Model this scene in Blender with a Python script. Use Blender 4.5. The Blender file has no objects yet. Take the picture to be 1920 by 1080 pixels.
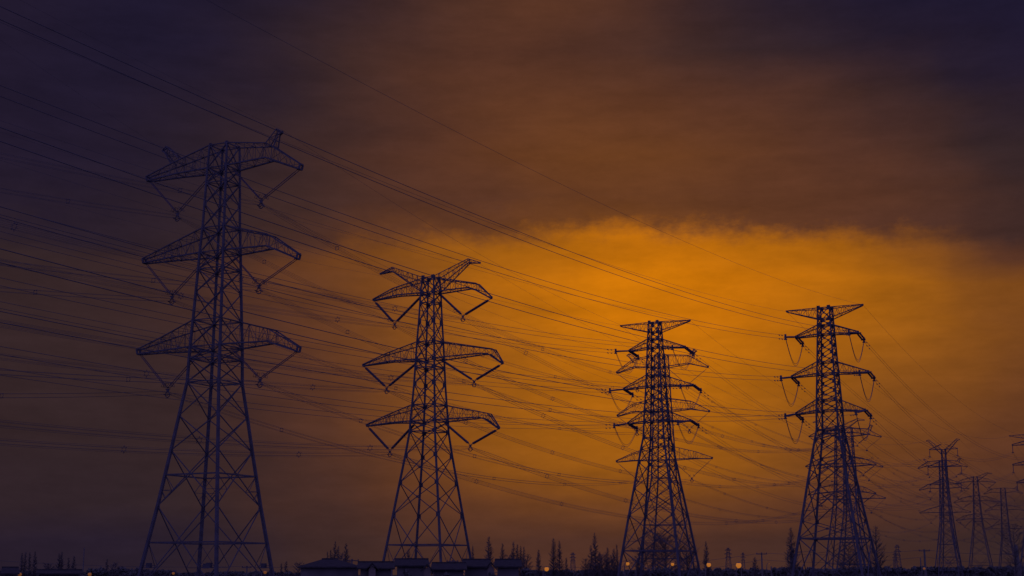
import bpy, math, random
from mathutils import Vector, Matrix
random.seed(7)
R = math.radians
scene = bpy.context.scene
C = scene.collection

# ------------------------------------------------------------------ camera
CAM_Z = 3.0
PITCH = R(11.385)
cam = bpy.data.cameras.new('camera'); cam.lens = 50.0; cam.sensor_width = 36.0
cam.clip_start = 0.5; cam.clip_end = 20000
camo = bpy.data.objects.new('camera', cam); C.objects.link(camo)
camo.location = (0, 0, CAM_Z); camo.rotation_euler = (R(90) + PITCH, 0, 0)
scene.camera = camo
scene.render.resolution_x = 1024; scene.render.resolution_y = 576
scene.view_settings.view_transform = 'Standard'; scene.view_settings.look = 'None'
scene.view_settings.exposure = 0.0; scene.view_settings.gamma = 1.0

# ------------------------------------------------------------------ sky (dusk, by direction: azimuth and elevation)
def lin(c):
    return tuple((v/255/12.92 if v/255 <= 0.04045 else ((v/255+0.055)/1.055)**2.4) for v in c)
PAL = [(0,(27,23,46)),(.1,(34,26,44)),(.2,(50,36,39)),(.3,(67,43,38)),(.4,(86,51,38)),(.5,(107,62,32)),
       (.6,(129,75,26)),(.7,(151,87,19)),(.8,(175,101,14)),(.9,(197,111,10)),(1.0,(212,121,8))]
def sky_col(t):
    t = max(0, min(1, t))
    for (a, ca), (b, cb) in zip(PAL, PAL[1:]):
        if t <= b:
            f = (t-a)/(b-a)
            return lin(tuple(x+(y-x)*f for x, y in zip(ca, cb)))
    return lin(PAL[-1][1])
AZ = [-19.8,-15.9,-11.9,-7.7,-3.4,0.86,5.1,9.4,13.5,17.5,19.8]
SKY = [ # elevation (deg), brightness of the dusk along the azimuths above
 (-1.0, (0.13,0.135,0.175,0.23,0.31,0.36,0.36,0.34,0.3,0.26,0.22)),
 (1.2, (0.13,0.125,0.145,0.25,0.32,0.36,0.37,0.33,0.3,0.26,0.22)),
 (2.7, (0.18,0.185,0.195,0.3,0.43,0.5,0.54,0.45,0.42,0.34,0.25)),
 (4.2, (0.19,0.195,0.215,0.34,0.52,0.65,0.71,0.6,0.53,0.46,0.41)),
 (5.8, (0.21,0.205,0.235,0.38,0.58,0.71,0.79,0.71,0.59,0.51,0.46)),
 (8.0, (0.21,0.215,0.245,0.39,0.56,0.74,0.86,0.8,0.66,0.58,0.5)),
 (10.1, (0.21,0.225,0.265,0.41,0.62,0.84,0.97,0.9,0.75,0.65,0.55)),
 (11.8, (0.21,0.225,0.275,0.45,0.66,0.86,1,0.92,0.78,0.69,0.57)),
 (13.05, (0.2,0.215,0.295,0.46,0.66,0.78,0.88,0.82,0.74,0.56,0.39)),
 (14.35, (0.15,0.14,0.22,0.32,0.45,0.49,0.51,0.45,0.41,0.34,0.27)),
 (15.1, (0.12,0.13,0.21,0.29,0.38,0.46,0.48,0.44,0.42,0.34,0.26)),
 (16.6, (0.1,0.09,0.17,0.28,0.4,0.49,0.5,0.46,0.4,0.27,0.2)),
 (18.6, (0.08,0.06,0.13,0.24,0.38,0.45,0.44,0.4,0.31,0.17,0.1)),
 (20.7, (0.08,0.04,0.08,0.21,0.35,0.41,0.33,0.25,0.15,0.08,0.04)),
 (22.7, (0.08,0.03,0.06,0.16,0.32,0.43,0.37,0.18,0.06,0.03,0.02)),
 (27.0, (0.04,0.02,0.03,0.12,0.18,0.22,0.2,0.13,0.04,0.02,0.02)),
]
world = bpy.data.worlds.new("World"); scene.world = world; world.use_nodes = True
nt = world.node_tree; N = nt.nodes; Lk = nt.links; N.clear()
def node(t, **kw):
    n = N.new(t)
    for k, v in kw.items(): setattr(n, k, v)
    return n
def mth(op, a, b=None, c=None):
    n = node('ShaderNodeMath', operation=op)
    for i, v in enumerate((a, b, c)):
        if v is None: continue
        if isinstance(v, (int, float)): n.inputs[i].default_value = v
        else: Lk.new(v, n.inputs[i])
    return n.outputs[0]
tc = node('ShaderNodeTexCoord')
sep = node('ShaderNodeSeparateXYZ'); Lk.new(tc.outputs['Generated'], sep.inputs[0])
az = mth('MULTIPLY', mth('ARCTAN2', sep.outputs[0], sep.outputs[1]), 180/math.pi)
el = mth('MULTIPLY', mth('ARCSINE', sep.outputs[2]), 180/math.pi)
def dnoise(scale, stretch, detail, rough=.55, off=0.0):
    m = node('ShaderNodeCombineXYZ')
    Lk.new(mth('MULTIPLY', az, scale), m.inputs[0]); Lk.new(mth('MULTIPLY', el, scale*stretch), m.inputs[1])
    m.inputs[2].default_value = off
    n = node('ShaderNodeTexNoise'); n.inputs['Scale'].default_value = 1.0
    n.inputs['Detail'].default_value = detail; n.inputs['Roughness'].default_value = rough
    Lk.new(m.outputs[0], n.inputs['Vector'])
    return mth('SUBTRACT', n.outputs[0], .5)
n_big = dnoise(.09, 3.2, 4, .5, 1.3)
n_mid = dnoise(.55, 2.2, 6, .62, 4.1)
n_fine = dnoise(2.2, 1.5, 6, .68, 8.3)
n_az = dnoise(.16, 2.0, 3, .5, 12.7)
azw = mth('ADD', az, mth('MULTIPLY', n_az, 5.0))
# the cloud's lower rim is wispy: displacement is strongest around 14 degrees up
rim_ = None
rim = mth('MAXIMUM', mth('SUBTRACT', 1.0, mth('ABSOLUTE', mth('MULTIPLY', mth('SUBTRACT', el, 13.8), .4))), 0.0)
rim_ = rim
dz_ = mth('SUBTRACT', az, 4.0)
band = mth('MAXIMUM', mth('SUBTRACT', 1.0, mth('ABSOLUTE', mth('MULTIPLY', mth('SUBTRACT', el, 13.0), .2))), 0.0)
elw = mth('ADD', el, mth('MULTIPLY', band, mth('MINIMUM', mth('MULTIPLY', mth('MULTIPLY', dz_, dz_),   .0060), 1.5)))
elw = mth('ADD', elw, mth('MULTIPLY', n_big, 1.2))
elw = mth('ADD', elw, mth('MULTIPLY', mth('MULTIPLY', dnoise(.28, 1.2, 5, .6, 17.0), rim_), 1.7))
elw = mth('ADD', elw, mth('MULTIPLY', n_mid, mth('ADD', .55, mth('MULTIPLY', rim, .9))))
elw = mth('ADD', elw, mth('MULTIPLY', mth('MULTIPLY', n_fine, rim), .7))
azf = mth('DIVIDE', mth('ADD', azw, 24.0), 48.0)
prev = None
for i, (e, row) in enumerate(SKY):
    r = node('ShaderNodeValToRGB'); cr = r.color_ramp; cr.interpolation = 'B_SPLINE'
    Lk.new(azf, r.inputs[0])
    for j, (a, t) in enumerate(zip(AZ, row)):
        p = (a+24)/48
        elt = cr.elements[j] if j < 2 else cr.elements.new(p)
        elt.position = p; elt.color = (*sky_col(t), 1)
    if prev is None: prev = r.outputs[0]
    else:
        mr = node('ShaderNodeMapRange', interpolation_type='SMOOTHSTEP' if 14 < e < 14.5 else 'LINEAR')
        mr.inputs['From Min'].default_value = SKY[i-1][0]; mr.inputs['From Max'].default_value = e
        Lk.new(elw, mr.inputs['Value'])
        mx = node('ShaderNodeMix', data_type='RGBA'); Lk.new(mr.outputs[0], mx.inputs[0])
        Lk.new(prev, mx.inputs[6]); Lk.new(r.outputs[0], mx.inputs[7]); prev = mx.outputs[2]
# soft streaks of thin cloud, as a gain on the sky's light
streak = mth('ADD', mth('ADD', 1.0, mth('MULTIPLY', dnoise(3.0, 2.4, 5, .6, 41.0), .10)), mth('ADD', mth('MULTIPLY', dnoise(.22, 4.5, 5, .55, 21.0), .55), mth('MULTIPLY', dnoise(.9, 2.6, 4, .6, 31.0), .24)))
vs = node('ShaderNodeVectorMath', operation='SCALE'); Lk.new(prev, vs.inputs[0]); Lk.new(streak, vs.inputs['Scale'])
# the eastern half of the sky, behind the camera, is in blue hour
mr = node('ShaderNodeMapRange', interpolation_type='SMOOTHSTEP')
mr.inputs['From Min'].default_value = 30; mr.inputs['From Max'].default_value = 95
Lk.new(mth('ABSOLUTE', az), mr.inputs['Value'])
mx = node('ShaderNodeMix', data_type='RGBA'); Lk.new(mr.outputs[0], mx.inputs[0])
Lk.new(vs.outputs[0], mx.inputs[6]); mx.inputs[7].default_value = (.160, .130, .42, 1)
mr = node('ShaderNodeMapRange', interpolation_type='SMOOTHSTEP')
mr.inputs['From Min'].default_value = 30; mr.inputs['From Max'].default_value = 65
Lk.new(el, mr.inputs['Value'])
mz = node('ShaderNodeMix', data_type='RGBA'); Lk.new(mr.outputs[0], mz.inputs[0])
Lk.new(mx.outputs[2], mz.inputs[6]); mz.inputs[7].default_value = (.11, .09, .29, 1); mx = mz
bg = node('ShaderNodeBackground'); Lk.new(mx.outputs[2], bg.inputs[0]); bg.inputs[1].default_value = 1.0
out = node('ShaderNodeOutputWorld'); Lk.new(bg.outputs[0], out.inputs[0])

# the sun is down behind the cloud bank; only a trace of it is left
sun = bpy.data.lights.new('sun', 'SUN'); sun.energy = 0.03; sun.angle = R(12); sun.color = (1, .55, .2)
suno = bpy.data.objects.new('sun', sun); C.objects.link(suno)
suno.rotation_euler = (R(90-6), 0, R(-5) + math.pi)

# ------------------------------------------------------------------ materials
def mat(name, col, rough=.6, metal=0.0, var=.25, scale=3.0, emit=None, bump=0.0):
    m = bpy.data.materials.new(name); m.use_nodes = True
    t = m.node_tree; b = t.nodes['Principled BSDF']
    b.inputs['Roughness'].default_value = rough; b.inputs['Metallic'].default_value = metal
    b.inputs['Specular IOR Level'].default_value = .2
    if emit:
        b.inputs['Base Color'].default_value = (*col, 1)
        b.inputs['Emission Color'].default_value = (*emit[0], 1); b.inputs['Emission Strength'].default_value = emit[1]
        return m
    o = t.nodes.new('ShaderNodeTexCoord'); n = t.nodes.new('ShaderNodeTexNoise'); n.inputs['Scale'].default_value = scale
    n.inputs['Detail'].default_value = 6
    t.links.new(o.outputs['Object'], n.inputs['Vector'])
    r = t.nodes.new('ShaderNodeValToRGB'); t.links.new(n.outputs[0], r.inputs[0])
    r.color_ramp.elements[0].position = .3; r.color_ramp.elements[1].position = .7
    r.color_ramp.elements[0].color = (*[c*(1-var) for c in col], 1); r.color_ramp.elements[1].color = (*[c*(1+var) for c in col], 1)
    t.links.new(r.outputs[0], b.inputs['Base Color'])
    if bump:
        bp = t.nodes.new('ShaderNodeBump'); bp.inputs['Strength'].default_value = bump
        t.links.new(n.outputs[0], bp.inputs['Height']); t.links.new(bp.outputs[0], b.inputs['Normal'])
    return m
M = dict(
 steel=mat('weathered_steel', (.088,.086,.112), .8, 0, .25, .8),
 wire=mat('aluminium_wire', (.10,.10,.12), .7, 0, .1, 2),
 glass=mat('brown_porcelain', (.09,.07,.11), .6, 0, .2, 8),
 bark=mat('bark', (.10,.09,.10), .95, 0, .3, 6),
 leaf=mat('dark_foliage', (.105,.105,.105), .95, 0, .4, 1.5),
 ground=mat('field', (.05,.055,.045), 1, 0, .35, .03, bump=.3),
 roof=mat('grey_roof_tiles', (.05,.047,.052), .9, 0, .3, 2),
 wall=mat('rendered_wall', (.20,.17,.155), .9, 0, .12, 1),
 darkwall=mat('stained_wall', (.15,.14,.145), .9, 0, .2, .7),
 pane=mat('window_glass', (.03,.03,.04), .25, 0, .1, 1),
 conc=mat('concrete_pole', (.15,.14,.14), .9, 0, .2, 2),
 lamp=mat('lamp_glow', (.2,.1,.05), .5, emit=((1,.33,.03), .40)),
 lampsmall=mat('lamp_glow_small', (.2,.1,.05), .5, emit=((1,.33,.04), .12)),
 litpane=mat('lit_window', (.5,.35,.2), .5, emit=((1,.5,.2), .05)),
)

# ------------------------------------------------------------------ mesh helpers
class MB:
    def __init__(s): s.v = []; s.f = []
    def bar(s, p, q, w, w2=None, sides=4):
        p = Vector(p); q = Vector(q); d = q-p
        if d.length < 1e-5: return
        w2 = w if w2 is None else w2
        d.normalize(); up = Vector((0,0,1)) if abs(d.z) < .95 else Vector((1,0,0))
        a = d.cross(up).normalized(); b = d.cross(a); n = len(s.v)
        for P, ww in ((p, w), (q, w2)):
            for i in range(sides):
                t = 2*math.pi*(i+.5)/sides
                k = ww/2*(1.414 if sides == 4 else 1)
                s.v.append(P + a*math.cos(t)*k + b*math.sin(t)*k)
        for i in range(sides):
            j = (i+1) % sides; s.f.append((n+i, n+j, n+sides+j, n+sides+i))
        s.f.append(tuple(n+i for i in reversed(range(sides)))); s.f.append(tuple(n+sides+i for i in range(sides)))
    def path(s, pts, rad, sides=5):
        """round tube along points; rad a number or a list"""
        pts = [Vector(p) for p in pts]; n0 = len(s.v); m = len(pts)
        rs = rad if isinstance(rad, (list, tuple)) else [rad]*m
        d0 = (pts[-1]-pts[0]).normalized()
        up = Vector((0,0,1)) if abs(d0.z) < .9 else Vector((1,0,0))
        for i, P in enumerate(pts):
            d = (pts[min(i+1, m-1)]-pts[max(i-1, 0)]).normalized()
            a = d.cross(up)
            if a.length < 1e-4: a = d.cross(Vector((0,1,0)))
            a.normalize(); b = d.cross(a)
            for k in range(sides):
                t = 2*math.pi*k/sides
                s.v.append(P + (a*math.cos(t)+b*math.sin(t))*rs[i])
        for i in range(m-1):
            for k in range(sides):
                j = (k+1) % sides; A = n0+i*sides; B = A+sides
                s.f.append((A+k, A+j, B+j, B+k))
        s.f.append(tuple(n0+k for k in reversed(range(sides)))); s.f.append(tuple(n0+(m-1)*sides+k for k in range(sides)))
    def box(s, c, sx, sy, sz, rot=0):
        n = len(s.v); cr, sr = math.cos(rot), math.sin(rot)
        for dz in (-.5, .5):
            for dx, dy in ((-.5,-.5),(.5,-.5),(.5,.5),(-.5,.5)):
                x, y = dx*sx, dy*sy
                s.v.append(Vector((c[0]+x*cr-y*sr, c[1]+x*sr+y*cr, c[2]+dz*sz)))
        for f in ((0,3,2,1),(4,5,6,7),(0,1,5,4),(1,2,6,5),(2,3,7,6),(3,0,4,7)): s.f.append(tuple(n+i for i in f))
    def ball(s, c, r, seg=10, rings=6, sz=1.0):
        n = len(s.v); c = Vector(c)
        for i in range(rings+1):
            ph = math.pi*i/rings
            for k in range(seg):
                t = 2*math.pi*k/seg
                s.v.append(c+Vector((r*math.sin(ph)*math.cos(t), r*math.sin(ph)*math.sin(t), r*sz*math.cos(ph))))
        for i in range(rings):
            for k in range(seg):
                j = (k+1) % seg; A = n+i*seg; B = A+seg
                s.f.append((A+k, B+k, B+j, A+j))
    def ring(s, c, r, tr, ax, seg=14, sides=4):
        """torus round the direction ax"""
        ax = Vector(ax).normalized(); up = Vector((0,0,1)) if abs(ax.z) < .9 else Vector((1,0,0))
        a = ax.cross(up).normalized(); b = ax.cross(a); c = Vector(c); n = len(s.v)
        for i in range(seg):
            t = 2*math.pi*i/seg; e = a*math.cos(t)+b*math.sin(t)
            for k in range(sides):
                u = 2*math.pi*k/sides
                s.v.append(c+e*(r+tr*math.cos(u))+ax*tr*math.sin(u))
        for i in range(seg):
            for k in range(sides):
                A = n+i*sides; B = n+((i+1) % seg)*sides; j = (k+1) % sides
                s.f.append((A+k, B+k, B+j, A+j))
    def build(s, name, m, parent=None, loc=None):
        me = bpy.data.meshes.new(name); me.from_pydata([tuple(v) for v in s.v], [], s.f); me.materials.append(m); me.update()
        o = bpy.data.objects.new(name, me); C.objects.link(o)
        if parent: o.parent = parent
        if loc: o.location = loc
        return o
def tag(o, label, cat=None, group=None, kind=None):
    if label: o['label'] = label
    if cat: o['category'] = cat
    if group: o['group'] = group
    if kind: o['kind'] = kind
    return o
def empty(name, loc, rz=0):
    o = bpy.data.objects.new(name, None); o.empty_display_size = 1; C.objects.link(o)
    o.location = loc; o.rotation_euler = (0, 0, rz); return o
def copy_tree(o, parent=None):
    c = o.copy(); C.objects.link(c); c.parent = parent
    for ch in [x for x in o.children]: copy_tree(ch, c)
    return c

# ------------------------------------------------------------------ ground
g = MB(); NG = 40
for i in range(NG+1):
    for j in range(NG+1):
        x = -6000+12000*i/NG; y = -600+9000*j/NG
        g.v.append(Vector((x, y, 0)))
for i in range(NG):
    for j in range(NG):
        a = i*(NG+1)+j; g.f.append((a, a+NG+1, a+NG+2, a+1))
tag(g.build('ground', M['ground']), None, kind='structure')

# ------------------------------------------------------------------ lattice pylons
def interp(tab, z):
    if z <= tab[0][0]: return tab[0][1]
    for (a, x), (b, y) in zip(tab, tab[1:]):
        if z <= b: return x+(y-x)*(z-a)/(b-a)
    return tab[-1][1]
SG = ((-1,-1),(1,-1),(1,1),(-1,1))
def string(root, A, B, rad, lead=.12, discs=22, sep=0.0, ring=0.0, detail=True, tail=.04):
    """strings of insulator discs from A (steel side) to B (live end), children of root"""
    A = Vector(A); B = Vector(B); u = (B-A).normalized()
    side = u.cross(Vector((0,0,1))).normalized() if sep else Vector((0,0,0))
    o = None
    for q in ((-sep/2, sep/2) if sep else (0,)):
        mb = MB(); st = MB()
        a = A + side*q; b = B + side*q
        p0 = a+(b-a)*lead; p1 = a+(b-a)*(1-tail)
        st.bar(a, b, .07)
        if detail:
            pts = []; rs = []
            for i in range(discs):
                t0 = i/discs
                pts += [p0+(p1-p0)*t0, p0+(p1-p0)*(t0+.12/discs), p0+(p1-p0)*(t0+.6/discs)]; rs += [rad*.5, rad, rad*.8]
            pts.append(p1); rs.append(rad*.4)
            mb.path(pts, rs, 7)
        else: mb.path([p0, p1], rad*.8, 5)
        o = mb.build('insulator_string', M['glass'], root)
        if sep and q > 0:
            for P in (A, B): st.bar(P-side*sep*1.1, P+side*sep*.1, .10)
        st.build('steel_link', M['steel'], o)
        if ring:
            r = MB(); r.ring(b-u*ring*1.3, ring, .035, u); r.build('corona_ring', M['steel'], o)
    return o
def pylon(name, pos, yaw, label, spec, group):
    root = empty(name, (*pos, 0), R(yaw)); tag(root, label, 'pylon', group)
    if spec.get('det', 2) < 2 and spec['leg'][0] > .4: spec['leg'] = (.56, .38); spec['brace'] *= 1.25
    W = spec['w']; nodes = spec['nodes']; ext = spec.get('ext', 0); k = spec.get('k', 1.0); det = spec.get('det', 2)
    lw0, lw1 = spec['leg']; bw = spec['brace']; top = nodes[0]
    def P(c, z):
        h = interp(W, z)/2; return Vector((SG[c][0]*h, SG[c][1]*h, z))
    hor_cross = spec['hor_cross']   # panels (by lower node index) whose X crossing carries a horizontal frame
    for c in range(4):
        mb = MB(); zs = [0]+sorted(nodes)
        zs = sorted(set(zs))
        for a, b in zip(zs, zs[1:]):
            wa = lw0+(lw1-lw0)*a/top; wb = lw0+(lw1-lw0)*b/top
            mb.bar(P(c, a), P(c, b), wa, wb)
            if spec.get('plate') and b < top+1:
                q = P(c, b); gs = spec['plate']
                mb.box(q+Vector((-SG[c][0]*gs*.3, 0, 0)), gs*1.1, .05, gs*1.3); mb.box(q+Vector((0, -SG[c][1]*gs*.3, 0)), .05, gs*1.1, gs*1.3)
        mb.box((P(c, 0).x, P(c, 0).y, .15), 1.3*k, 1.3*k, .5)
        mb.build('leg', M['steel'], root)
    ns = sorted(nodes, reverse=True)
    for f in range(4):
        a, b = f, (f+1) % 4; mb = MB()
        for i in range(len(ns)-1):
            z1, z0 = ns[i], ns[i+1]
            A1, B1, A0, B0 = P(a, z1), P(b, z1), P(a, z0), P(b, z0)
            big = (z1-z0) > spec.get('bigpanel', 1e9)
            w = bw*(1.25 if big else 1.0)
            Cc = (A0*interp(W, z1)+B1*interp(W, z0))/(interp(W, z1)+interp(W, z0))
            mb.bar(A0, B1, w); mb.bar(B0, A1, w)
            if spec.get('plate') and det > 1:
                gs = spec['plate']*.7; ang = 0 if f % 2 == 0 else math.pi/2
                mb.box(Cc, gs, .05, gs, ang)
            if i in hor_cross:
                zc = Cc.z; mb.bar(P(a, zc), P(b, zc), w*1.7)
                if det > 1:  # redundant members under the frame
                    for (L0, L1) in ((A0, P(a, zc)), (B0, P(b, zc))):
                        m1 = (L0+L1)/2; D = (L0+Cc)/2
                        mb.bar(m1, D, bw*.55); mb.bar(L1, D, bw*.55)
                        D2 = L0*.75+Cc*.25; mb.bar(m1, D2, bw*.5)
            if big and spec.get('redundant'):
                for (L0, L1) in ((A0, A1), (B0, B1)):
                    m1 = (L0+L1)/2
                    for E_ in (L0, L1):
                        D = (E_+Cc)/2; mb.bar(m1, D, bw*.5)
                        q = (m1+E_)/2; mb.bar(q, D, bw*.45)
                D = (A0+Cc)/2; D2 = (B0+Cc)/2; mb.bar(D, D2, bw*.5)
        mb.build('bracing', M['steel'], root)
    for z in spec['rings']:
        mb = MB()
        for f in range(4): mb.bar(P(f, z), P((f+1) % 4, z), bw*(1.9 if z < 9 else 1.15))
        if det > 1: mb.bar(P(0, z), P(2, z), bw*.7); mb.bar(P(1, z), P(3, z), bw*.7)
        mb.build('horizontal_frame', M['steel'], root)
    def truss(nm, top_, bot_, npan, cw=None, lab=None):
        """top_/bot_: lists of (s, z, width)"""
        cw = cw or bw*1.3; mb = MB()
        def at(pl, t):
            s0, s1 = pl[0][0], pl[-1][0]; s = s0+(s1-s0)*t
            for A, B in zip(pl, pl[1:]):
                if (s-A[0])*(s-B[0]) <= 1e-9:
                    f = 0 if A[0] == B[0] else (s-A[0])/(B[0]-A[0])
                    return s, A[1]+(B[1]-A[1])*f, A[2]+(B[2]-A[2])*f
            return pl[-1]
        ts = sorted(set([i/npan for i in range(npan+1)]+[abs((p[0]-top_[0][0])/(top_[-1][0]-top_[0][0])) for p in top_[1:-1]]))
        ch = []
        for t in ts:
            r = []
            for pl in (top_, bot_):
                s, z, w = at(pl, t)
                r += [Vector((s, -w/2, z)), Vector((s, w/2, z))]
            ch.append(r)
        for i in range(len(ch)-1):
            a, b = ch[i], ch[i+1]
            for q in range(4): mb.bar(a[q], b[q], cw*(1.0 if q < 2 else 1.3))
            for (q, r) in ((0,2),(1,3),(0,1),(2,3)):
                if (a[q]-a[r]).length > .3 or (b[q]-b[r]).length > .3:
                    if i % 2: mb.bar(a[q], b[r], bw*.42)
                    else: mb.bar(a[r], b[q], bw*.42)
                    if det > 1: mb.bar(b[q], b[r], bw*.4)
        a = ch[-1]
        for (q, r) in ((0,2),(1,3),(0,1),(2,3)): mb.bar(a[q], a[r], cw*1.5)
        return mb.build(nm, M['steel'], root)
    for tr in spec['arms']:
        truss('crossarm', tr[0], tr[1], tr[2])
    for tr in spec['peaks']:
        truss('earth_wire_peak', tr[0], tr[1], tr[2], bw*.95)
    # insulators and line fittings
    for it in spec['ins']:
        kind = it[0]
        if kind == 'V':
            _, tip, body, yoke, rad, sep, ring = it
            for A in (tip, body):
                B = Vector(yoke); d = (B-Vector(A)).normalized()
                string(root, A, B-d*.35*k, rad, .10, 26, sep, ring, det > 1)
            mb = MB(); y = Vector(yoke)
            mb.bar(y+Vector((-.45, 0, 0)), y+Vector((.45, 0, 0)), .12); mb.bar(y, y-Vector((0, 0, .5)), .10)
            if det > 1:
                mb.ring(y-Vector((0, 0, .9)), .45, .09, (0, 1, 0), 8); mb.box(y-Vector((0, 0, .2)), .5, .12, .4)
                for q in (-.4, .4): mb.bar(y+Vector((q, -.5, -.9)), y+Vector((q, .5, -.9)), .12)
            else: mb.box(y-Vector((0, 0, .8)), .8, .3, .6)
            mb.build('yoke', M['steel'], root)
        elif kind == 'I':
            _, A, B, rad = it
            string(root, A, B, rad, .05, 16, 0, 0, det > 1)
            mb = MB(); mb.box(Vector(B)-Vector((0, 0, .12)), .5, .25, .2); mb.build('clamp', M['steel'], root)
    return root
def world_pt(pos, yaw, s, z, n=0.0):
    a = R(yaw); return Vector((pos[0]+s*math.cos(a)-n*math.sin(a), pos[1]+s*math.sin(a)+n*math.cos(a), z))

TW = {'T1':((-46.3,220.2),-25.5),'T3b':((47.1,443.5),-25.5),'Y':((157.5,666.7),-25.5),'T5b':((273.6,908.7),-25.5),'T7':((400.6,1170.3),-25.5),'A9':((526,1432),-25.5),
 'T2':((-18.3,314.5),-25.5),'X':((162.4,706.6),-25.5),'T6':((363.9,1124.6),-25.5),'B9':((560,1540),-25.5),
 'T3':((21.3,209),-25.5),'T5':((113.5,375.2),-29),'C9':((215,560),-29),
 'T4':((41.5,185.4),-28),'T8':((134,368),-27),'D9':((226,550),-27)}
def sym(l, e=0): return [(-s, z+e, s, z+e) for s, z in l]
AT = {'T1':[(-8.88,60.5,7.53,60.8),(-9.17,46.8,7.69,47.1),(-9.13,31.8,8.51,32.4),(-11.9,71.3,11.0,71.9)],
 'T2':[(-9.27,58.9,8.2,59.3),(-11.08,44.3,11.08,44.6),(-9.97,30.1,10.25,30.6),(-13.3,70.4,12.4,70.7)]}
_a = [(8.3,60.8),(8.6,47),(9,32.1),(11,71.6)]
AT['T3b'] = sym(_a); AT['Y'] = sym(_a, -.5); AT['T5b'] = sym(_a, 3.5); AT['T7'] = sym(_a, 1.5); AT['A9'] = AT['T7']
_b = [(8.8,59.1),(11,44.4),(10.1,30.3),(12.8,70.5)]
AT['X'] = sym(_b, 6.8); AT['T6'] = sym(_b, 9.5); AT['B9'] = sym(_b, 5)
AT['T3'] = [(-4.08,35.82,4.63,35.79),(-5.07,30.1,5.71,30.15),(-4.48,24.96,5.21,24.98),(-5.47,39.7,5.51,39.7)]
AT['T4'] = [(-4.05,34.04,4.24,33.96),(-4.85,28.71,5.34,28.75),(-4.47,23.79,4.65,23.8),(-5.27,37.6,5.05,37.6)]
AT['T5'] = sym([(3.6,33.4),(4.3,28.9),(4.0,24.3),(4.3,37.6)]); AT['C9'] = AT['T5']
AT['T8'] = sym([(4.6,34.0),(4.8,28.8),(4.1,24.3),(5.2,38.3)]); AT['D9'] = AT['T8']
def att(n, ph, side):
    r = AT[n][ph]; s, z = (r[0], r[1]) if side == 'L' else (r[2], r[3])
    return world_pt(TW[n][0], TW[n][1], s, z)

# --- type A: tall pylon with bent arms and small horns (the largest one at the left, and its line)
def specA(sp, e=0.0, det=2, sm=False):
    """sp: per level ((sTipL,zTipL),(sTipR,zTipR))"""
    w = [(0,15.0),(8.5,12.33),(17.3,9.88),(27,7.4),(32.25,6.0),(37.8,5.73),(42,5.35),(50.2,4.73),(52.9,4.55),(56.9,4.16),(64.3,3.77),(66.8,3.63),(70.6,3.36)]
    nodes = [70.6,66.8,64.3,60.8,56.9,52.9,50.2,46.5,42.0,37.8,35.9,32.25,27,21.64,13.17,.3]
    rings = [70.6,66.8,64.3,56.9,52.9,50.2,42,37.8,35.9,32.25]
    if e:
        w = [(0, 15.0+.3*e)]+[(z+e, s) for z, s in w[1:]]; nodes = [z+e for z in nodes[:-1]]+[.3]; rings = [z+e for z in rings]
    arms = []; ins = []
    for (zt, zb, wr), (tl, tr), ph in zip(((70.6,66.8,3.4),(56.9,52.9,4.2),(42.0,37.8,5.4)), sp['tips'], range(3)):
        for sg, (st, zz) in ((-1, tl), (1, tr)):
            asym = sp['kink'][0 if sg < 0 else 1][ph]; sk = asym[0]; h = wr/2
            arms.append(([(sg*h, zt+e, wr), (sg*sk, asym[1]+e, 2.3), (sg*st, zz+e, .8)],
                         [(sg*h, zb+e, wr+.25), (sg*sk, asym[2]+e, 2.3), (sg*(st-.2), zz-sp.get('tipd', .75)+e, .8)], 8 if det > 1 else 6))
            r = sp['at'][ph]; ys, yz = (r[0], r[1]) if sg < 0 else (r[2], r[3])
            ins.append(('V', (sg*(st-.5), 0, zz-.8+e), (sg*(h+.1), 0, zb-.2+e), (ys, 0, yz), (.085 if not sp.get('tipd') else .10) if det > 1 else .09, .5 if det > 1 and not sp.get('tipd') else 0, .45 if det > 1 else 0))
    pk = []
    for sg, q in ((-1, sp['pk'][0]), (1, sp['pk'][1])):
        b = q-1.9 if sg > 0 else q-3.0
        pk.append(([(sg*b, 69.6+e, 1.6), (sg*q, q and sp['pkz']+e, .7), (sg*(q+.9), sp['pkz']-.5+e, .3)],
                   [(sg*(b+1.6), 68.9+e, 1.4), (sg*(q+.25), sp['pkz']-1.0+e, .6), (sg*(q+.9), sp['pkz']-.7+e, .25)], 4))
    n = len(nodes)
    return dict(w=w, nodes=nodes, rings=rings, leg=(.46,.26), brace=.13, hor_cross=(n-3, n-2), arms=arms, peaks=pk, ins=ins, det=det, plate=.48 if det > 1 else 0, k=1)
symk = ([(9.0,70.0,67.5),(9.6,55.6,53.3),(10.2,40.1,37.95)],)*2
spT1 = dict(tips=(((15.4,67.4),(14.9,65.7)),((15.3,53.5),(14.95,51.4)),((15.5,38.5),(15.5,36.9))),
            kink=([(9.0,68.9,66.85),(9.5,55.0,52.9),(10,40.0,37.85)], [(8.93,69.7,67.35),(9.65,54.9,53.0),(10.4,39.9,37.95)]), at=AT['T1'], pk=(11.6,10.2), pkz=72.1)
def spA(n): return dict(tipd=.45, tips=(((15.2,66.3),(15.2,66.3)),((15.2,52.5),(15.2,52.5)),((15.7,38.1),(15.7,38.1))), kink=symk, at=AT[n], pk=(10.7,10.7), pkz=71.9)
GP = 'lattice pylons carrying the high-voltage lines'
T1o = pylon('lattice_pylon', *TW['T1'], 'largest steel lattice pylon, far left, three tiers of bent arms', specA(spT1), GP)
pylon('lattice_pylon', *TW['T3b'], 'bent arm lattice pylon directly behind the third big pylon', specA(spA('T3b')), GP)
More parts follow.
